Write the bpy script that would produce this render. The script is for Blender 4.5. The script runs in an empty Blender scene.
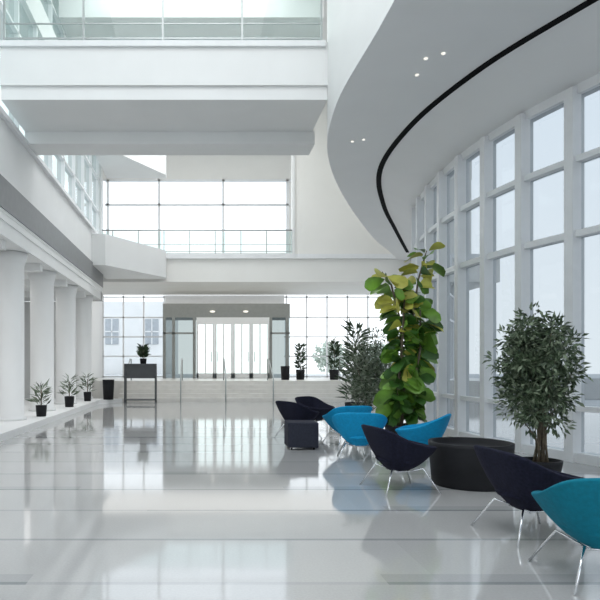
import bpy, bmesh, math, random
from mathutils import Vector, Matrix, Euler
random.seed(7)
scene = bpy.context.scene
try:
    scene.view_settings.view_transform = 'Standard'
except Exception:
    pass

# ------------------------------------------------------------ materials
def pbr(name, col, rough=0.5, metal=0.0, noise=0.0, nscale=6.0, coat=0.0, ior=1.5, bump=0.0, bscale=80, emit=None, es=0):
    m = bpy.data.materials.new(name); m.use_nodes = True
    nt = m.node_tree; b = nt.nodes['Principled BSDF']
    b.inputs['Base Color'].default_value = (*col, 1)
    b.inputs['Roughness'].default_value = rough
    b.inputs['Metallic'].default_value = metal
    b.inputs['IOR'].default_value = ior
    b.inputs['Coat Weight'].default_value = coat
    geo = nt.nodes.new('ShaderNodeNewGeometry')
    if noise > 0:
        n = nt.nodes.new('ShaderNodeTexNoise'); n.inputs['Scale'].default_value = nscale
        n.inputs['Detail'].default_value = 4
        nt.links.new(geo.outputs['Position'], n.inputs['Vector'])
        r = nt.nodes.new('ShaderNodeValToRGB')
        r.color_ramp.elements[0].position = 0.3; r.color_ramp.elements[1].position = 0.7
        r.color_ramp.elements[0].color = (*[max(0, c*(1-noise)) for c in col], 1)
        r.color_ramp.elements[1].color = (*[min(1, c*(1+noise)) for c in col], 1)
        nt.links.new(n.outputs['Fac'], r.inputs['Fac'])
        nt.links.new(r.outputs['Color'], b.inputs['Base Color'])
    if bump > 0:
        n2 = nt.nodes.new('ShaderNodeTexNoise'); n2.inputs['Scale'].default_value = bscale
        nt.links.new(geo.outputs['Position'], n2.inputs['Vector'])
        bp = nt.nodes.new('ShaderNodeBump'); bp.inputs['Strength'].default_value = bump; bp.inputs['Distance'].default_value = 0.01
        nt.links.new(n2.outputs['Fac'], bp.inputs['Height'])
        nt.links.new(bp.outputs['Normal'], b.inputs['Normal'])
    if emit:
        b.inputs['Emission Color'].default_value = (*emit, 1)
        b.inputs['Emission Strength'].default_value = es
    return m

def glassmat(name, tint, refl=1.0):
    m = bpy.data.materials.new(name); m.use_nodes = True
    nt = m.node_tree; nt.nodes.clear()
    out = nt.nodes.new('ShaderNodeOutputMaterial')
    tr = nt.nodes.new('ShaderNodeBsdfTransparent'); tr.inputs[0].default_value = (*tint, 1)
    gl = nt.nodes.new('ShaderNodeBsdfGlossy'); gl.inputs['Roughness'].default_value = 0.02
    fr = nt.nodes.new('ShaderNodeFresnel'); fr.inputs[0].default_value = 1.35
    mu = nt.nodes.new('ShaderNodeMath'); mu.operation = 'MULTIPLY'; mu.inputs[1].default_value = refl
    mx = nt.nodes.new('ShaderNodeMixShader')
    nt.links.new(fr.outputs[0], mu.inputs[0]); nt.links.new(mu.outputs[0], mx.inputs[0])
    nt.links.new(tr.outputs[0], mx.inputs[1]); nt.links.new(gl.outputs[0], mx.inputs[2])
    nt.links.new(mx.outputs[0], out.inputs[0])
    return m

M = {}
M['white'] = pbr('white_paint', (0.825, 0.83, 0.825), 0.55, noise=0.015, nscale=1.5)
M['ceil'] = pbr('ceiling_paint', (0.83, 0.835, 0.835), 0.6, noise=0.015, nscale=1.0)
M['cream'] = pbr('cream_paint', (0.84, 0.83, 0.80), 0.6, noise=0.015, nscale=1.0)
M['greyband'] = pbr('grey_metal_band', (0.24, 0.245, 0.25), 0.5, noise=0.05)
M['frame'] = pbr('white_frame', (0.82, 0.83, 0.84), 0.4, noise=0.02)
M['greyframe'] = pbr('grey_frame', (0.27, 0.28, 0.265), 0.4, noise=0.05)
M['darkframe'] = pbr('dark_frame', (0.06, 0.065, 0.07), 0.4, noise=0.08)
M['chrome'] = pbr('chrome', (0.75, 0.76, 0.78), 0.15, metal=1.0)
M['steel'] = pbr('steel', (0.40, 0.43, 0.43), 0.35, metal=0.5)
M['black'] = pbr('black_slot', (0.006, 0.006, 0.007), 0.8, noise=0.2, ior=1.2)
M['planter'] = pbr('dark_planter', (0.012, 0.0125, 0.015), 0.6, noise=0.2, ior=1.35)
M['navy'] = pbr('navy_fabric', (0.012, 0.013, 0.028), 0.9, noise=0.25, nscale=40, bump=0.2, ior=1.3)
M['blue'] = pbr('blue_fabric', (0.006, 0.28, 0.54), 0.8, noise=0.10, nscale=30, bump=0.15, ior=1.3)
M['teal'] = pbr('teal_fabric', (0.003, 0.17, 0.245), 0.8, noise=0.10, nscale=30, bump=0.15, ior=1.3)
M['grey_fab'] = pbr('grey_fabric', (0.030, 0.033, 0.048), 0.9, noise=0.15, nscale=30, ior=1.3)
M['soil'] = pbr('soil', (0.03, 0.022, 0.015), 0.9, noise=0.4, nscale=40)
M['bark'] = pbr('bark', (0.16, 0.13, 0.09), 0.8, noise=0.3, nscale=30)
M['leaf_fig'] = pbr('leaf_fig', (0.065, 0.10, 0.052), 0.5, noise=0.5, nscale=5)
M['leaf_fig_light'] = pbr('leaf_fig_light', (0.21, 0.26, 0.17), 0.5, noise=0.3, nscale=5)
M['leaf_big'] = pbr('leaf_big', (0.14, 0.29, 0.035), 0.4, noise=0.5, nscale=3)
M['leaf_big_dark'] = pbr('leaf_big_dark', (0.045, 0.13, 0.02), 0.4, noise=0.4, nscale=3)
M['leaf_yellow'] = pbr('leaf_yellow', (0.55, 0.54, 0.10), 0.4, noise=0.3, nscale=3)
M['leaf_olive'] = pbr('leaf_olive', (0.22, 0.26, 0.19), 0.55, noise=0.35, nscale=4)
M['leaf_dark'] = pbr('leaf_dark', (0.03, 0.06, 0.025), 0.5, noise=0.4, nscale=6)
M['leaf_out'] = pbr('leaf_outside', (0.62, 0.68, 0.60), 0.9, noise=0.12, nscale=2)  # pale leaf colour with outdoor haze painted into it
M['ground'] = pbr('outside_paving', (0.55, 0.55, 0.54), 0.9, noise=0.06, nscale=0.5)
M['bldg'] = pbr('outside_building', (0.84, 0.84, 0.83), 0.8, noise=0.03, nscale=0.8)
M['bldgwin'] = pbr('outside_building_window', (0.42, 0.45, 0.48), 0.3, noise=0.1)
M['lamp'] = pbr('lamp_glow', (1, 0.95, 0.85), 0.5, emit=(1, 0.95, 0.88), es=0.7)
M['step'] = pbr('step_stone', (0.74, 0.72, 0.68), 0.3, noise=0.05, nscale=4)
M['glass'] = glassmat('window_glass', (0.90, 0.93, 0.95))
M['glass_r'] = glassmat('window_glass_tinted', (0.41, 0.45, 0.48), 0.9)
M['glass_rail'] = glassmat('rail_glass', (0.74, 0.83, 0.81), 1.3)
M['glass_dark'] = glassmat('vestibule_glass', (0.30, 0.34, 0.34))

def floor_material():
    m = bpy.data.materials.new('polished_terrazzo'); m.use_nodes = True
    nt = m.node_tree; b = nt.nodes['Principled BSDF']; L = nt.links.new
    geo = nt.nodes.new('ShaderNodeNewGeometry')
    sep = nt.nodes.new('ShaderNodeSeparateXYZ'); L(geo.outputs['Position'], sep.inputs[0])
    def math_(op, a, bb=None, c=None):
        n = nt.nodes.new('ShaderNodeMath'); n.operation = op
        for i, v in enumerate((a, bb, c)):
            if v is None: continue
            if isinstance(v, (int, float)): n.inputs[i].default_value = v
            else: L(v, n.inputs[i])
        return n.outputs[0]
    X, Y = sep.outputs[0], sep.outputs[1]
    def band(v, period, off, w):
        f = math_('FRACT', math_('DIVIDE', math_('ADD', v, off), period))
        return math_('LESS_THAN', f, w/period)
    ix = math_('FLOOR', math_('DIVIDE', X, 1.6)); iy = math_('FLOOR', math_('ADD', Y, 0.04))
    cmb = nt.nodes.new('ShaderNodeCombineXYZ'); L(ix, cmb.inputs[0]); L(iy, cmb.inputs[1])
    wn = nt.nodes.new('ShaderNodeTexWhiteNoise'); L(cmb.outputs[0], wn.inputs['Vector'])
    n1 = nt.nodes.new('ShaderNodeTexNoise'); n1.inputs['Scale'].default_value = 60; n1.inputs['Detail'].default_value = 3
    L(geo.outputs['Position'], n1.inputs['Vector'])
    n2 = nt.nodes.new('ShaderNodeTexNoise'); n2.inputs['Scale'].default_value = 0.5
    L(geo.outputs['Position'], n2.inputs['Vector'])
    val = math_('ADD', math_('MULTIPLY', wn.outputs['Value'], 0.03), math_('ADD', math_('MULTIPLY', n1.outputs['Fac'], 0.10), math_('MULTIPLY', n2.outputs['Fac'], 0.08)))
    val = math_('ADD', val, 0.38)
    col = nt.nodes.new('ShaderNodeCombineColor')
    L(val, col.inputs[0]); L(math_('MULTIPLY', val, 1.0), col.inputs[1]); L(math_('MULTIPLY', val, 0.985), col.inputs[2])
    b1 = band(Y, 1.0, 0.04, 0.05)
    sx = math_('FLOOR', math_('ADD', math_('DIVIDE', X, 2.4), math_('MULTIPLY', iy, 0.37)))
    cm2 = nt.nodes.new('ShaderNodeCombineXYZ'); L(sx, cm2.inputs[0]); L(iy, cm2.inputs[1])
    wn2 = nt.nodes.new('ShaderNodeTexWhiteNoise'); L(cm2.outputs[0], wn2.inputs['Vector'])
    dark = math_('MULTIPLY', b1, math_('ADD', math_('MULTIPLY', wn2.outputs['Value'], 0.50), 0.15))
    wide = math_('MULTIPLY', band(Y, 1.0, 0.04, 0.20), math_('MULTIPLY', math_('GREATER_THAN', wn2.outputs['Value'], 0.7), 0.20))
    dark = math_('MAXIMUM', dark, wide)
    mix = nt.nodes.new('ShaderNodeMix'); mix.data_type = 'RGBA'
    L(dark, mix.inputs['Factor']); L(col.outputs[0], mix.inputs['A']); mix.inputs['B'].default_value = (0.12, 0.15, 0.17, 1)
    L(mix.outputs['Result'], b.inputs['Base Color'])
    b.inputs['Roughness'].default_value = 0.065
    b.inputs['IOR'].default_value = 2.1
    return m
M['floor'] = floor_material()

# ------------------------------------------------------------ mesh builder
class MB:
    def __init__(s): s.bm = bmesh.new(); s.mats = []
    def mi(s, mat):
        if mat not in s.mats: s.mats.append(mat)
        return s.mats.index(mat)
    def face(s, vs, mat, smooth=False):
        try:
            f = s.bm.faces.new(vs); f.material_index = s.mi(mat); f.smooth = smooth; return f
        except ValueError: return None
    def poly(s, pts, mat):
        return s.face([s.bm.verts.new(p) for p in pts], mat)
    def box(s, x0, x1, y0, y1, z0, z1, mat):
        v = [s.bm.verts.new(p) for p in ((x0,y0,z0),(x1,y0,z0),(x1,y1,z0),(x0,y1,z0),(x0,y0,z1),(x1,y0,z1),(x1,y1,z1),(x0,y1,z1))]
        for q in ((0,3,2,1),(4,5,6,7),(0,1,5,4),(1,2,6,5),(2,3,7,6),(3,0,4,7)): s.face([v[i] for i in q], mat)
    def prism(s, plan, z0, z1, mat):
        lo = [s.bm.verts.new((x,y,z0)) for x,y in plan]; hi = [s.bm.verts.new((x,y,z1)) for x,y in plan]
        s.face(lo[::-1], mat); s.face(hi, mat); n = len(plan)
        for i in range(n): s.face([lo[i], lo[(i+1)%n], hi[(i+1)%n], hi[i]], mat)
    def tube(s, pts, r, mat, n=10, cap=True):
        rings = []
        pts = [Vector(p) for p in pts]
        rr = r if isinstance(r, (list, tuple)) else [r]*len(pts)
        for i, p in enumerate(pts):
            if i == 0: t = pts[1]-p
            elif i == len(pts)-1: t = p-pts[i-1]
            else: t = (pts[i+1]-pts[i-1])
            t.normalize()
            a = t.cross(Vector((0,0,1)))
            if abs(t.z) > 0.9: a = Vector((1,0,0)) - t*t.x
            a.normalize(); b2 = t.cross(a)
            rings.append([s.bm.verts.new(p + (a*math.cos(2*math.pi*k/n)+b2*math.sin(2*math.pi*k/n))*rr[i]) for k in range(n)])
        for i in range(len(rings)-1):
            for k in range(n):
                s.face([rings[i][k], rings[i][(k+1)%n], rings[i+1][(k+1)%n], rings[i+1][k]], mat, True)
        if cap:
            s.face(rings[0][::-1], mat); s.face(rings[-1], mat)
    def lathe(s, cx, cy, prof, mat, n=32, sx=1, sy=1):
        rings = [[s.bm.verts.new((cx+r*sx*math.cos(2*math.pi*k/n), cy+r*sy*math.sin(2*math.pi*k/n), z)) for k in range(n)] for r, z in prof]
        for i in range(len(rings)-1):
            for k in range(n):
                s.face([rings[i][k], rings[i][(k+1)%n], rings[i+1][(k+1)%n], rings[i+1][k]], mat, True)
        s.face(rings[0][::-1], mat); s.face(rings[-1], mat)
    def obj(s, name, parent=None, recalc=True):
        if recalc: bmesh.ops.recalc_face_normals(s.bm, faces=s.bm.faces)
        me = bpy.data.meshes.new(name); s.bm.to_mesh(me); s.bm.free()
        for m in s.mats: me.materials.append(M[m] if isinstance(m, str) else m)
        o = bpy.data.objects.new(name, me); scene.collection.objects.link(o)
        if parent: o.parent = parent
        return o

def empty(name, loc=(0,0,0), rz=0):
    e = bpy.data.objects.new(name, None); scene.collection.objects.link(e)
    e.location = loc; e.rotation_euler = (0,0,rz); e.empty_display_size = 0.1
    return e

def interp(table):
    ds = [t[0] for t in table]; xs = [t[1] for t in table]; n = len(ds)
    ms = []
    for i in range(n):
        if i == 0: ms.append((xs[1]-xs[0])/(ds[1]-ds[0]))
        elif i == n-1: ms.append((xs[-1]-xs[-2])/(ds[-1]-ds[-2]))
        else: ms.append((xs[i+1]-xs[i-1])/(ds[i+1]-ds[i-1]))
    def f(d):
        if d <= ds[0]: return xs[0]+ms[0]*(d-ds[0])
        if d >= ds[-1]: return xs[-1]+ms[-1]*(d-ds[-1])
        for i in range(n-1):
            if d <= ds[i+1]: break
        h = ds[i+1]-ds[i]; t = (d-ds[i])/h
        return (2*t**3-3*t**2+1)*xs[i]+(t**3-2*t**2+t)*h*ms[i]+(-2*t**3+3*t**2)*xs[i+1]+(t**3-t**2)*h*ms[i+1]
    return f

Xw = interp([(-8,13.5),(-2,10.8),(2,8.9),(5,7.35),(7.5,6.2),(8.7,5.78),(10,5.42),(11.7,5.24),(13.5,5.32),(15.5,5.65),(17.2,6.25),(20,7.6),(23.7,9.5),(31,13.5)])
Xs = interp([(-8,12.0),(-2,9.2),(2,7.3),(5,5.9),(7.5,4.88),(9.2,4.3),(11.4,4.0),(14,4.2),(17,5.2),(20,6.5),(23.7,8.15),(26,9.2)])
Xl = interp([(-8,2.5),(4,2.45),(8,2.42),(10.5,2.38),(13,2.77),(16.5,4.0),(21.8,6.36),(23.7,7.4),(26,8.6)])
ZC = 6.0; ROOF = 13.0; BACK = 31.0

# ------------------------------------------------------------ shell
b = MB(); b.prism([(-7.4,-8),(13.6,-8),(13.6,24.6),(-7.4,24.6)], -0.3, 0.0, 'floor'); b.obj('floor')
b = MB()
for i in range(5):
    y0 = 23.4+i*0.3
    b.box(-3.2, 6.2, y0, 24.9, 0.16*i+0.001, 0.16*(i+1), 'step')
b.obj('entrance_steps')
b = MB()
b.box(-3.2,6.2,24.9,BACK+.3,-0.3,0.8,'step'); b.box(-5.0,-3.2,24.62,BACK+.3,-0.3,0.8,'step'); b.box(6.2,13.6,24.62,BACK+.3,-0.3,0.8,'step')
b.obj('floor_entrance')
for x in (-2.9, -0.75, 1.0, 2.85, 5.9):
    b = MB(); b.tube([(x,23.3,0.0),(x,23.3,0.95),(x,24.9,1.7),(x,25.3,1.7),(x,25.3,0.8)], 0.024, 'steel', 8)
    b.obj('handrail')

b = MB(); b.prism([(-60,-60),(80,-60),(80,120),(-60,120)], -0.5, -0.35, 'ground'); b.obj('ground')
b = MB(); b.prism([(-20,BACK+.31),(40,BACK+.31),(40,44),(-20,44)], -0.34, 0.75, 'ground'); b.obj('ground_terrace')

b = MB(); b.box(-7.6,-7.4,-8,26,0,4.2,'white'); b.obj('wall_left')
b = MB(); b.box(-7.38,-5.0,24.7,24.9,0,4.05,'white'); b.obj('wall_left_return')
b = MB()
b.box(-7.4,-4.02,-8,25,4.1,4.40,'white')
b.box(-4.35,-4.0,-8,24.6,4.40,4.55,'white')
for d in [3.7+3*i for i in range(7)]:
    b.prism([(-7.3,d-0.12),(-4.15,d-0.12),(-4.15,d+0.12),(-7.3,d+0.12)],3.9,4.1,'white')
b.obj('trim_1')
b = MB(); b.box(-4.35,-3.97,-8,24.6,4.62,5.25,'greyband'); b.box(-4.35,-3.99,-8,24.6,4.55,4.62,'white'); b.obj('trim_2')
b = MB(); b.box(-4.4,-4.02,-8,24.6,5.25,6.45,'white'); b.box(-4.45,-3.92,-8,24.6,6.45,6.55,'frame')
b.box(-4.4,-4.05,-8,24.6,9.9,10.7,'white'); b.box(-4.4,-4.05,-8,24.6,12.2,13,'white')
b.box(-5.2,-5.0,24.6,BACK,0.8,13,'white'); b.box(-5.2,-4.02,24.4,24.6,4.1,13,'white')
b.obj('wall_left_upper')
w = empty('window_1')
b = MB()
for i in range(22):
    y = -7.8+i*1.52
    if y > 24.3: break
    b.box(-4.3,-4.08,y,y+0.07,6.55,12.2,'frame')
for z in (7.6, 8.9, 11.4): b.box(-4.28,-4.08,-8,24.4,z,z+0.06,'frame')
b.obj('frame', w)
b = MB(); b.poly([(-4.18,-8,6.5),(-4.18,24.4,6.5),(-4.18,24.4,12.3),(-4.18,-8,12.3)],'glass_rail'); b.obj('glass', w)

b = MB(); b.prism([(-7.38,1),(-3.75,1),(-3.75,22),(-3.0,23.2),(-5.0,23.3),(-7.38,23.3)],0.001,0.15,'white'); b.obj('ledge')
for i, d in enumerate([5.2, 8.2, 11.2, 14.2, 17.1, 20.1, 23.1]):
    b = MB(); r = 0.33
    b.lathe(-4.5, d, [(r+0.05,0.151),(r+0.05,0.22),(r,0.24),(r,3.8),(r+0.02,3.85),(r+0.08,4.09)], 'white', 40)
    b.obj('column')

# lower ceiling (curved lobe)
b = MB()
N = 120
rows = []
for i in range(N+1):
    d = -8+i*(34.0/N)
    xl, xs, xw = Xl(d), Xs(d), Xw(d)
    row = []
    xm = max(xl+0.02, xs)
    for t in (0, .25, .5, .75, 1): row.append((xl+(xm-xl)*t, d, ZC))
    xm2 = max(xm+0.05, xw)
    for t in (.12, .25, .4, .55, .7, .85, 1.0):
        row.append((xm+(xm2-xm)*t, d, ZC-0.36*(t*t*(3-2*t))))
    rows.append([b.bm.verts.new(p) for p in row])
for i in range(N):
    for j in range(len(rows[0])-1):
        b.face([rows[i][j], rows[i][j+1], rows[i+1][j+1], rows[i+1][j]], 'ceil', True)
b.obj('ceiling', recalc=False)
b = MB(); prev = None
for i in range(N+1):
    d = -8+i*(34.0/N)
    x = Xl(d)
    cur = (b.bm.verts.new((x,d,ZC-0.0)), b.bm.verts.new((x,d,ROOF)))
    if prev: b.face([prev[0],cur[0],cur[1],prev[1]], 'white', True)
    prev = cur
b.obj('wall_right_upper', recalc=False)
b = MB(); prev = None
M2 = 110
for i in range(M2+1):
    d = -7+i*(31.2/M2)
    x = Xs(d); dx = (Xs(d+.05)-Xs(d-.05))/.1
    n = Vector((1,-dx)).normalized(); wd = 0.06
    pl = (x-n.x*wd, d-n.y*wd); pr = (x+n.x*wd, d+n.y*wd)
    cur = [b.bm.verts.new((*pl,ZC-.015)), b.bm.verts.new((*pr,ZC-.015)), b.bm.verts.new((*pr,ZC+.05)), b.bm.verts.new((*pl,ZC+.05))]
    if prev:
        for a in range(4): b.face([prev[a],prev[(a+1)%4],cur[(a+1)%4],cur[a]],'black')
    else: b.face(cur,'black')
    prev = cur
b.obj('ceiling_slot')  # black strip laid along the ceiling for the dark slot; holds no lights
e = empty('ceiling_downlights'); b = MB()
for (x,d) in ((3.35,8.9),(3.55,8.75),(3.4,9.4),(3.4,6.5),(3.1,12.2),(3.3,12.1)):
    b.lathe(x,d,[(0.025,ZC-.02),(0.03,ZC-.004)],'lamp',16)
b.obj('lamps', e)

# right window wall
wr = empty('window_2')
def norm_at(d):
    dx = (Xw(d+.05)-Xw(d-.05))/.1
    t = Vector((dx,1,0)).normalized()
    return t, Vector((t.y,-t.x,0))
def strip(b, z0, z1, oi, oo, mat, d0=-8, d1=31, n=130):
    prev = None
    for i in range(n+1):
        d = d0+(d1-d0)*i/n; t, nn = norm_at(d)
        p = Vector((Xw(d),d,0)); pi = p+nn*oi; po = p+nn*oo
        cur = [b.bm.verts.new((pi.x,pi.y,z0)), b.bm.verts.new((po.x,po.y,z0)), b.bm.verts.new((po.x,po.y,z1)), b.bm.verts.new((pi.x,pi.y,z1))]
        if prev:
            for a in range(4): b.face([prev[a],cur[a],cur[(a+1)%4],prev[(a+1)%4]],mat)
        else: b.face(cur[::-1],mat)
        prev = cur
    b.face(prev,mat)
b = MB()
strip(b,0,0.14,-.12,.15,'frame'); strip(b,0.76,0.84,-.10,.08,'frame'); strip(b,3.36,3.46,-.10,.08,'frame')
strip(b,4.48,4.57,-.10,.08,'frame'); strip(b,5.50,6.1,-.06,.15,'frame')
d = 9.05; ds = [d]
while ds[-1] < 30.5: 
    t,_ = norm_at(ds[-1]); ds.append(ds[-1]+0.98*t.y)
ds2 = [9.05]
while ds2[-1] > -7.5:
    t,_ = norm_at(ds2[-1]); ds2.append(ds2[-1]-0.98*t.y)
for k, d in enumerate(sorted(set(ds+ds2))):
    t, nn = norm_at(d); p = Vector((Xw(d),d,0)); hw = 0.075
    q = [p-t*hw-nn*.15, p-t*hw+nn*.08, p+t*hw+nn*.08, p+t*hw-nn*.15]
    b.prism([(v.x,v.y) for v in q],0.0,5.6,'frame')
b.obj('frame', wr)
b = MB(); prev = None
for i in range(131):
    d = -8+39*i/130
    cur = (b.bm.verts.new((Xw(d)+.02,d,0.1)), b.bm.verts.new((Xw(d)+.02,d,5.55)))
    if prev: b.face([prev[0],cur[0],cur[1],prev[1]],'glass_r')
    prev = cur
b.obj('glass', wr)

# ---- roof with unseen skylights, added to let sky light in
b = MB()
def roofstrip(x0,x1,y0,y1): b.box(x0,x1,y0,y1,ROOF,ROOF+.3,'white')
roofstrip(-8,-3.2,-8,BACK+.3); roofstrip(2.4,14,-8,BACK+.3)
for y0,y1 in ((-8,-5),(9,14),(18,21),(25,BACK+.3)): roofstrip(-3.2,2.4,y0,y1)
for y in (-2,1,4,7,15.3,16.7,22.3,23.7): b.box(-3.2,2.4,y-.06,y+.06,ROOF-.1,ROOF+.2,'frame')
b.obj('ceiling_roof')
b = MB(); b.poly([(-3.2,-8,ROOF+.35),(2.4,-8,ROOF+.35),(2.4,BACK,ROOF+.35),(-3.2,BACK,ROOF+.35)],'glass'); b.obj('added_skylight')

def railing(b, x0,x1,y,z,h=1.1,post=1.7):
    n = max(1,round(abs(x1-x0)/post))
    for i in range(n+1):
        x = x0+(x1-x0)*i/n
        b.box(x-.018,x+.018,y-.03,y+.03,z,z+h,'steel')
    b.tube([(x0,y,z+h),(x1,y,z+h)],.03,'steel',8)
    b.box(x0,x1,y-.015,y+.015,z+.12,z+.15,'steel'); b.box(x0,x1,y-.015,y+.015,z+.42,z+.44,'steel')
    b.poly([(x0,y+.0,z+.05),(x1,y,z+.05),(x1,y,z+h-.05),(x0,y,z+h-.05)],'glass_rail')

f = empty('footbridge'); b = MB()
b.box(-4.0,2.62,12.0,14.6,7.05,7.91,'white')
b.box(-4.0,2.56,12.06,14.4,6.78,7.05,'white')
b.box(-4.0,2.62,13.7,14.45,6.50,6.80,'white')
b.box(-4.0,2.50,11.93,12.0,7.80,7.91,'frame')
b.obj('deck', f)
b = MB(); railing(b,-3.95,2.45,12.12,7.91,1.1,1.62); railing(b,-3.95,2.55,14.4,7.91,1.1,2.2); b.obj('railing', f)
f = empty('footbridge'); b = MB()
b.box(-4.0,3.5,17.0,18.0,11.3,11.9,'white'); b.obj('deck', f)
b = MB(); railing(b,-3.95,3.5,17.1,11.9,1.0,2.4); b.obj('railing', f)

g = empty('gallery'); b = MB()
b.box(-5.0,13.0,26.0,30.8,5.05,6.25,'cream')
b.box(-5.0,13.0,25.9,26.0,6.05,6.25,'frame')
b.prism([(-4.02,22.2),(-3.5,22.2),(-1.45,25.4),(-1.45,25.9),(-4.02,25.9)],5.15,6.3,'white')
b.obj('deck', g)
b = MB(); railing(b,-4.9,4.0,26.05,6.25,1.05,1.1)
b.obj('railing', g)
g = empty('gallery'); b = MB()
b.prism([(-4.02,22.2),(-3.5,22.2),(-1.45,25.4),(-1.45,25.9),(-4.02,25.9)],9.5,10.5,'white')
b.obj('deck', g)
b = MB()
b.box(4.05,8.8,26.0,26.3,6.25,13,'cream'); b.box(4.0,4.1,25.95,26.4,6.25,13,'white')
b.obj('wall_back_upper')

# back facade
wb = empty('window_3'); b = MB()
b.box(-5.0,4.4,30.85,31.1,6.25,6.6,'frame')
for x in (-4.75,-2.1,1.2,4.5): b.box(x-.06,x+.06,30.85,31.0,6.25,11.0,'frame')
for z in (9.7,10.95): b.box(-4.9,4.8,30.85,31.0,z-.05,z+.05,'frame')
for z in (7.2,8.4): b.box(-4.9,4.8,30.9,31.0,z-.02,z+.02,'frame')
b.obj('frame', wb)
b = MB(); b.poly([(-5,31.02,6.2),(5,31.02,6.2),(5,31.02,11),(-5,31.02,11)],'glass'); b.obj('glass', wb)
b = MB(); b.box(-5.2,14,30.9,31.2,11.0,13,'cream'); b.box(4.6,14,30.95,31.2,6.2,11,'cream'); b.obj('wall_back')
wb = empty('window_4'); b = MB()
x = -5.0
while x < 13.6:
    if not (-1.75 < x < 4.3): b.box(x-.035,x+.035,30.9,31.0,0.8,5.05,'frame')
    x += 1.05
for z in (0.85,1.9,2.9,3.9,4.95):
    b.box(-5.0,-1.8,30.9,31.0,z-.03,z+.03,'frame'); b.box(4.35,13.6,30.9,31.0,z-.03,z+.03,'frame')
b.box(-1.8,4.35,30.92,31.05,4.5,5.05,'frame')
b.obj('frame', wb)
b = MB(); b.poly([(-5,31,.8),(-1.8,31,.8),(-1.8,31,5.05),(-5,31,5.05)],'glass'); b.poly([(4.35,31,.8),(13.6,31,.8),(13.6,31,5.05),(4.35,31,5.05)],'glass'); b.obj('glass', wb)

# vestibule with doors
v = empty('door_1'); b = MB()
VD = 29.0
b.box(-1.8,4.35,VD,30.9,3.75,4.42,'greyframe')
for x in (-1.8,-1.35,-0.35,3.35,4.15): b.box(x,x+.14,VD,VD+.2,0.801,3.75,'greyframe')
b.box(-1.8,-0.3,VD,VD+.15,2.95,3.03,'greyframe'); b.box(3.4,4.35,VD,VD+.15,2.95,3.03,'greyframe')
b.obj('surround', v)
b = MB()
n = 4; x0=-.17; x1=3.35; wdt=(x1-x0)/n
for i in range(n):
    a = x0+i*wdt
    b.box(a+.005,a+.09,VD-.04,VD+.03,0.801,3.42,'white'); b.box(a+wdt-.09,a+wdt-.005,VD-.04,VD+.03,0.801,3.42,'white')
    b.box(a+.005,a+wdt-.005,VD-.04,VD+.03,0.801,1.05,'white'); b.box(a,a+wdt,VD-.04,VD+.08,3.42,3.75,'white')
    b.box(a+.4,a+.46,VD-.04,VD+.03,1.05,3.42,'white')
    hx = a+.15 if i%2 else a+wdt-.15
    b.tube([(hx,VD-.08,1.6),(hx,VD-.08,2.1)],.018,'steel',6)
b.obj('leaves', v)
b = MB()
b.poly([(x0,VD+.10,.81),(x1,VD+.10,.81),(x1,VD+.10,3.75),(x0,VD+.10,3.75)],'glass_rail')
b.poly([(-1.8,VD+.10,.81),(x0,VD+.10,.81),(x0,VD+.10,3.75),(-1.8,VD+.10,3.75)],'glass_dark')
b.poly([(x1,VD+.10,.81),(4.35,VD+.10,.81),(4.35,VD+.10,3.75),(x1,VD+.10,3.75)],'glass_dark')
b.obj('glass', v)
b = MB()
for lx in (.6,2.2): b.lathe(lx,VD-.06,[(.03,3.98),(.11,4.0),(.13,4.05),(.05,4.07)],'lamp',16)
b.obj('lamps', v)

wf = empty('added_window'); b = MB()  # unseen glass wall behind the camera, added to let light in
for i in range(16): b.box(-7.5+i*1.4,-7.44+i*1.4,-8.15,-8.05,0,13,'frame')
for z in (0.05,3,6,9,12.9): b.box(-7.5,13.6,-8.15,-8.05,z-.05,z+.05,'frame')
b.obj('frame', wf)
b = MB(); b.poly([(-7.5,-8.1,0),(13.6,-8.1,0),(13.6,-8.1,13),(-7.5,-8.1,13)],'glass'); b.obj('glass', wf)

def building(x0,x1,y0,y1,z1,nx,nz):
    e = empty('building'); b = MB(); b.box(x0,x1,y0,y1,-.34,z1,'bldg')
    for i in range(nx):
        for j in range(nz):
            z = 3.0+j*(z1-2)/nz
            a = x0+(x1-x0)*(i+.3)/nx; c = a+(x1-x0)/nx*.33
            b.box(a,c,y0-.06,y0+.1,z,z+1.9,'bldgwin')
            b.box(a-.02,c+.02,y0-.1,y0-.05,z+.9,z+1.0,'bldg'); b.box((a+c)/2-.04,(a+c)/2+.04,y0-.1,y0-.05,z,z+1.9,'bldg')
    b.obj('facade', e)
building(-14,-2.0,45,55,6.2,4,1)

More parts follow.
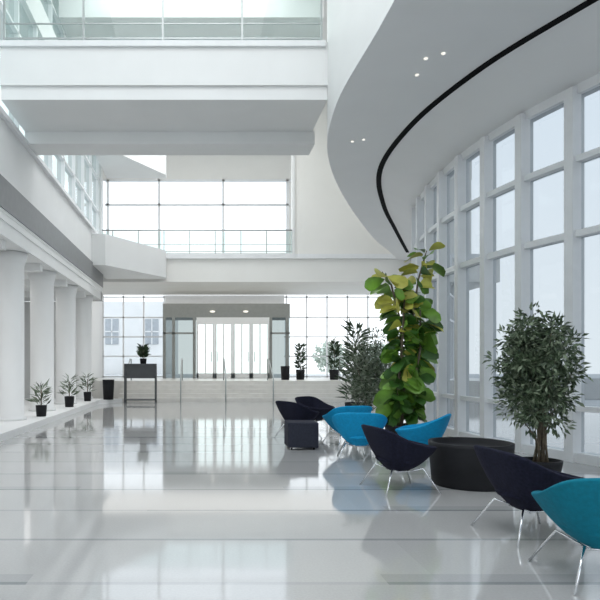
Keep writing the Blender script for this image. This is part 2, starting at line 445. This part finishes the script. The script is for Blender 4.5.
def leaves(b, centers, size, width, mats, fold=0.25, up=0.0, seg=2):
    for c, dirv in centers:
        d = Vector(dirv).normalized()
        s = size*random.uniform(.7,1.25)
        side = d.cross(Vector((random.uniform(-1,1),random.uniform(-1,1),random.uniform(-.3,1)))).normalized()
        nn = side.cross(d).normalized()
        c = Vector(c); m = random.choice(mats); w = width*s/size
        if seg == 2:
            p0=b.bm.verts.new(c); p3=b.bm.verts.new(c+d*s-nn*s*.12)
            mid=b.bm.verts.new(c+d*s*.5)
            l=b.bm.verts.new(c+d*s*.45+side*w*.5+nn*w*fold); r=b.bm.verts.new(c+d*s*.45-side*w*.5+nn*w*fold)
            b.face([p0,mid,l],m,True); b.face([l,mid,p3],m,True); b.face([p0,r,mid],m,True); b.face([r,p3,mid],m,True)
        else:
            prof=[(0,.05),(.18,.45),(.4,.8),(.65,1.0),(.85,.8),(1.0,.12)]
            pl=[];pc=[];pr=[]
            for t,wv in prof:
                base=c+d*s*t-Vector((0,0,1))*s*.30*t*t
                ww=w*.5*wv
                pc.append(b.bm.verts.new(base)); pl.append(b.bm.verts.new(base+side*ww+nn*ww*fold)); pr.append(b.bm.verts.new(base-side*ww+nn*ww*fold))
            for i in range(len(prof)-1):
                b.face([pc[i],pc[i+1],pl[i+1],pl[i]],m,True); b.face([pc[i],pr[i],pr[i+1],pc[i+1]],m,True)
def rdir(zb=0.0):
    while True:
        v = Vector((random.uniform(-1,1),random.uniform(-1,1),random.uniform(-1,1)))
        if .1 < v.length < 1: break
    v.normalize(); v.z += zb; return v.normalized()

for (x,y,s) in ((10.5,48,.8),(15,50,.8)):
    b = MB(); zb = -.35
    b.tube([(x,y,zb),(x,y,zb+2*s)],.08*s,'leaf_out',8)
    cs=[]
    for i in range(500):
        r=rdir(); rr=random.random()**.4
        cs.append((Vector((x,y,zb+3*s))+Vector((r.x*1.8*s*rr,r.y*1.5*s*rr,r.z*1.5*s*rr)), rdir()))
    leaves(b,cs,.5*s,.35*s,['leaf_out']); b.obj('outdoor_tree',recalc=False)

# ------------------------------------------------------------ chairs
def bucket_mesh(mat):
    bm = bmesh.new(); nr, nt, p = 12, 64, 3.2
    zb = .225
    c = bm.verts.new((0,-.05,zb)); rings=[]
    for i in range(1,nr+1):
        r=i/nr; ring=[]
        for k in range(nt):
            t=2*math.pi*k/nt; ct,st_=math.cos(t),math.sin(t)
            ux=math.copysign(abs(ct)**(2/p),ct); uy=math.copysign(abs(st_)**(2/p),st_)
            yb=(uy+1)/2
            hw=.42-.06*yb
            x=hw*ux; y=-.37+.72*yb
            zr=.745-.235*yb - .06*math.sin(math.pi*yb)*abs(ux)**2 + .015*abs(ux)**4
            f=r**.80
            ring.append(bm.verts.new((x*f, -.05+(y+.05)*f, zb+(zr-zb)*r**1.65)))
        rings.append(ring)
    for k in range(nt): bm.faces.new([c,rings[0][k],rings[0][(k+1)%nt]])
    for i in range(nr-1):
        for k in range(nt): bm.faces.new([rings[i][k],rings[i+1][k],rings[i+1][(k+1)%nt],rings[i][(k+1)%nt]])
    for f_ in bm.faces: f_.smooth=True
    me=bpy.data.meshes.new('shell'); bm.to_mesh(me); bm.free(); me.materials.append(mat); return me

def chair(x,y,rz,mat):
    e = empty('lounge_chair',(x,y,0),rz)
    o=bpy.data.objects.new('shell',bucket_mesh(M[mat])); scene.collection.objects.link(o); o.parent=e
    s=o.modifiers.new('s','SOLIDIFY'); s.thickness=.035; s.offset=0
    s=o.modifiers.new('b','BEVEL'); s.width=.012; s.segments=3; s.limit_method='ANGLE'; s.angle_limit=math.radians(50)
    b=MB(); prof=[(.02,.32),(.19,.32),(.25,.335),(.27,.365),(.245,.39),(.14,.40),(.02,.40)]
    b.lathe(0,-.02,prof,mat,32,1.0,.95); b.obj('cushion',e)
    b=MB()
    for sx in (-1,1):
        b.tube([(sx*.33,.32,0.0),(sx*.20,.18,.27),(sx*.14,.06,.235),(sx*.14,-.10,.235),(sx*.20,-.20,.27),(sx*.33,-.34,0.0)],.0095,'chrome',8)
    b.tube([(-.14,.05,.225),(.14,.05,.225)],.010,'chrome',8); b.tube([(-.14,-.10,.225),(.14,-.10,.225)],.010,'chrome',8)
    b.obj('legs',e)
    return e
R=math.radians
chair(2.82,5.12,R(-84),'navy')
chair(2.72,4.08,R(-6),'teal')
chair(2.33,7.0,R(-80),'navy')
chair(3.24,8.75,R(60),'blue')
chair(2.44,9.20,R(-14),'blue')
chair(2.60,10.7,R(15),'blue')
chair(1.95,11.9,R(-60),'navy')
chair(2.55,13.2,R(-140),'navy')

b=MB(); b.box(1.50,2.02,10.2,10.7,.04,.47,'grey_fab')
for x in (1.55,1.93):
    for y in (10.25,10.61): b.box(x,x+.04,y,y+.04,0,.04,'black')
o=b.obj('ottoman'); md=o.modifiers.new('b','BEVEL'); md.width=.03; md.segments=3

def pot(name,x,y,r,h,mat='planter',sx=1,sy=1,taper=.85,z=0.0,parent=None):
    b=MB(); b.lathe(x,y,[(r*taper,z),(r,z+h-.03),(r,z+h),(r*.9,z+h),(r*.88,z+h-.05)],mat,40,sx,sy)
    b.lathe(x,y,[(r*.87,z+h-.10),(r*.87,z+h-.045)],'soil',24,sx,sy)
    return b.obj(name,parent)
b=MB()
b.lathe(3.28,7.28,[(.42,0.0),(.44,.02),(.48,.48),(.48,.52),(.44,.52),(.44,.46),(.01,.46)],'planter',48,1.0,1.0)
b.obj('low_planter')

# ------------------------------------------------------------ plants
def blob_plant(name,x,y,zpot,center,rad,nclump,nleaf,size,width,mats,potargs,stems=5,clr=.22,zb=.1):
    e=empty(name); pot('pot',x,y,*potargs,parent=e,z=zpot)
    base=Vector((x,y,zpot+potargs[1]-.06)); C=Vector(center)
    b=MB(); cs=[]
    for i in range(nclump):
        r=rdir(); rr=random.random()**.45
        cc=C+Vector((r.x*rad[0]*rr,r.y*rad[1]*rr,r.z*rad[2]*rr))
        if i<stems*3:
            mid=base.lerp(cc,.5)+Vector((random.uniform(-.06,.06),random.uniform(-.06,.06),0)); mid.x=(mid.x+base.x)/2; mid.y=(mid.y+base.y)/2
            b.tube([base+Vector((random.uniform(-.08,.08),random.uniform(-.08,.08),0)),mid,cc],[.013,.010,.004],'bark',6)
        for j in range(nleaf):
            q=rdir(); cs.append((cc+q*clr*random.random()**.5, (q+Vector((0,0,zb))+rdir()*.5)))
    b.obj('stems',e)
    b=MB(); leaves(b,cs,size,width,mats); b.obj('foliage',e,recalc=False)
blob_plant('potted_fig_tree',4.42,7.8,0,(4.36,7.8,1.36),(.47,.45,.76),120,46,.10,.034,['leaf_fig','leaf_fig','leaf_fig_light'],(.26,.22),6,.16,-.1)
blob_plant('potted_shrub',3.75,13.3,0,(3.72,13.3,1.25),(.46,.45,.85),95,42,.12,.03,['leaf_olive','leaf_olive','leaf_fig'],(.30,.35),6,.2,.2)

def big_leaf_plant():
    e=empty('fiddle_leaf_fig'); px,py=3.90,11.6
    pot('pot',px,py,.32,.30,parent=e)
    stems=[[(px,py,.25),(px+.05,py,1.3),(px-.05,py,2.4),(px-.22,py-.05,3.0),(px-.38,py,3.25)],
           [(px+.1,py,.25),(px+.22,py+.1,1.4),(px+.22,py,2.4),(px+.32,py,3.1),(px+.48,py,3.66)],
           [(px-.1,py,.25),(px-.10,py-.15,1.2),(px-.05,py-.2,2.0),(px+.02,py-.1,2.7)],
           [(px,py+.1,.25),(px+.2,py-.1,1.1),(px+.33,py-.1,1.8),(px+.32,py-.1,2.5)]]
    b=MB(); cs={'leaf_big':[], 'leaf_big_dark':[], 'leaf_yellow':[]}
    for si,s in enumerate(stems):
        b.tube(s,[.03,.026,.022,.018,.01][:len(s)],'bark',8)
        for k in range(len(s)-1):
            a,c=Vector(s[k]),Vector(s[k+1])
            n=int((c-a).length*31)
            for j in range(n):
                p=a.lerp(c,j/n)
                if p.z<.42: continue
                ang=random.uniform(0,2*math.pi)
                dv=Vector((math.cos(ang),math.sin(ang),random.uniform(-.4,.6)))
                h=p.z
                m='leaf_big' if random.random()<.6 else 'leaf_big_dark'
                if h>2.5 and random.random()<.36: m='leaf_yellow'
                elif h>1.4 and random.random()<.12: m='leaf_yellow'
                cs[m].append((p+dv*.05,dv))
    b.obj('stems',e)
    b=MB()
    for m,c in cs.items(): leaves(b,c,.35,.26,[m],.25,seg=6)
    b.obj('foliage',e,recalc=False)
big_leaf_plant()

def spiky(name,x,y,z,h,r,n,mats,ph=.3,pr=.15,ls=.3,lw=.05):
    e=empty(name); pot('pot',x,y,pr,ph,parent=e,z=z)
    b=MB(); b.tube([(x,y,z+ph-.05),(x,y,z+h*.75)],.015,'bark',6); b.obj('stem',e)
    cs=[]
    for i in range(n):
        t=random.random(); zz=z+ph+(h-ph-ls*.5)*t
        a=random.uniform(0,6.28); dv=Vector((math.cos(a),math.sin(a),random.uniform(.2,1.2)))
        rr = r*(1-.5*t)*random.random()*.5
        cs.append((Vector((x+math.cos(a)*rr,y+math.sin(a)*rr,zz)),dv))
    b=MB(); leaves(b,cs,ls,lw,mats); b.obj('foliage',e,recalc=False)
spiky('potted_plant',4.45,26.6,.801,1.65,.25,150,['leaf_dark','leaf_fig'],.45,.20,.28,.08)
spiky('potted_plant',5.95,26.6,.801,1.80,.3,170,['leaf_dark','leaf_fig'],.45,.22,.30,.08)
spiky('potted_plant',3.95,15.2,0,2.60,.45,260,['leaf_dark','leaf_fig'],.5,.28,.36,.06)
spiky('potted_plant',-4.02,15.2,.151,.90,.3,70,['leaf_fig','leaf_olive'],.28,.14,.28,.05)
spiky('potted_plant',-4.05,18.6,.151,1.05,.3,60,['leaf_fig','leaf_olive'],.33,.15,.30,.045)
spiky('potted_plant',-4.05,21.6,.151,1.05,.25,50,['leaf_fig','leaf_olive'],.33,.14,.30,.045)
pot('plant_pot',-3.45,22.6,.22,.75,z=.151)
pot('plant_pot',3.75,26.4,.2,.6,z=.801)

e=empty('display_cabinet'); b=MB()
b.box(-2.85,-1.65,22.5,22.95,1.42,1.50,'darkframe'); b.box(-2.80,-1.70,22.55,22.9,1.0,1.42,'darkframe')
b.box(-2.85,-1.65,22.5,22.95,.95,1.0,'darkframe'); b.box(-2.85,-1.65,22.5,22.95,.12,.16,'darkframe')
for x in (-2.85,-1.70):
    for y in (22.5,22.9): b.box(x,x+.05,y,y+.05,0,1.42,'darkframe')
b.obj('body',e)
spiky('potted_plant',-2.15,22.72,1.501,.72,.22,110,['leaf_dark','leaf_fig'],.2,.13,.25,.08)

# ------------------------------------------------------------ lights
def area(name,x,y,z,sx,sy,power,rot=(0,0,0),col=(1,1,1),shape='RECTANGLE'):
    l=bpy.data.lights.new(name,'AREA'); l.shape=shape; l.size=sx; l.energy=power; l.color=col
    if shape=='RECTANGLE': l.size_y=sy
    o=bpy.data.objects.new(name,l); scene.collection.objects.link(o); o.location=(x,y,z); o.rotation_euler=rot
area('skylight_fill',-.4,2,12.8,5,12,640,col=(1,1,1))  # unseen fill light, like the next two, added to brighten the atrium
area('skylight_fill',-.4,16,12.8,5,3,250,col=(1,.99,.98))
area('skylight_fill',-.4,23,12.8,5,4,400,col=(1,.985,.965))
area('lobby_fill',2.5,28.4,5.03,14,4.2,150,col=(1,.97,.93))  # added fill panel under the gallery, brightens the entrance
area('colonnade_fill',-5.9,11,3.85,1.6,22,100,col=(1,.99,.98))  # added fill light in the left recess, lifts the columns

w=bpy.data.worlds.new('World'); scene.world=w; w.use_nodes=True
nt=w.node_tree; bg=nt.nodes['Background']
tc=nt.nodes.new('ShaderNodeTexCoord'); sp=nt.nodes.new('ShaderNodeSeparateXYZ'); rp=nt.nodes.new('ShaderNodeValToRGB')
nt.links.new(tc.outputs['Generated'],sp.inputs[0]); nt.links.new(sp.outputs[2],rp.inputs[0]); nt.links.new(rp.outputs[0],bg.inputs[0])
rp.color_ramp.elements[0].position=0.0; rp.color_ramp.elements[0].color=(.98,.995,1,1)
rp.color_ramp.elements[1].position=.8; rp.color_ramp.elements[1].color=(.80,.89,1,1)
bg.inputs[1].default_value=1.85

c=bpy.data.cameras.new('Camera'); co=bpy.data.objects.new('Camera',c); scene.collection.objects.link(co)
co.location=(0,0,1.45); co.rotation_euler=(math.radians(90),0,0)
c.sensor_width=36; c.lens=36; c.shift_x=100/600; c.shift_y=65/600; c.clip_end=300
scene.camera=co
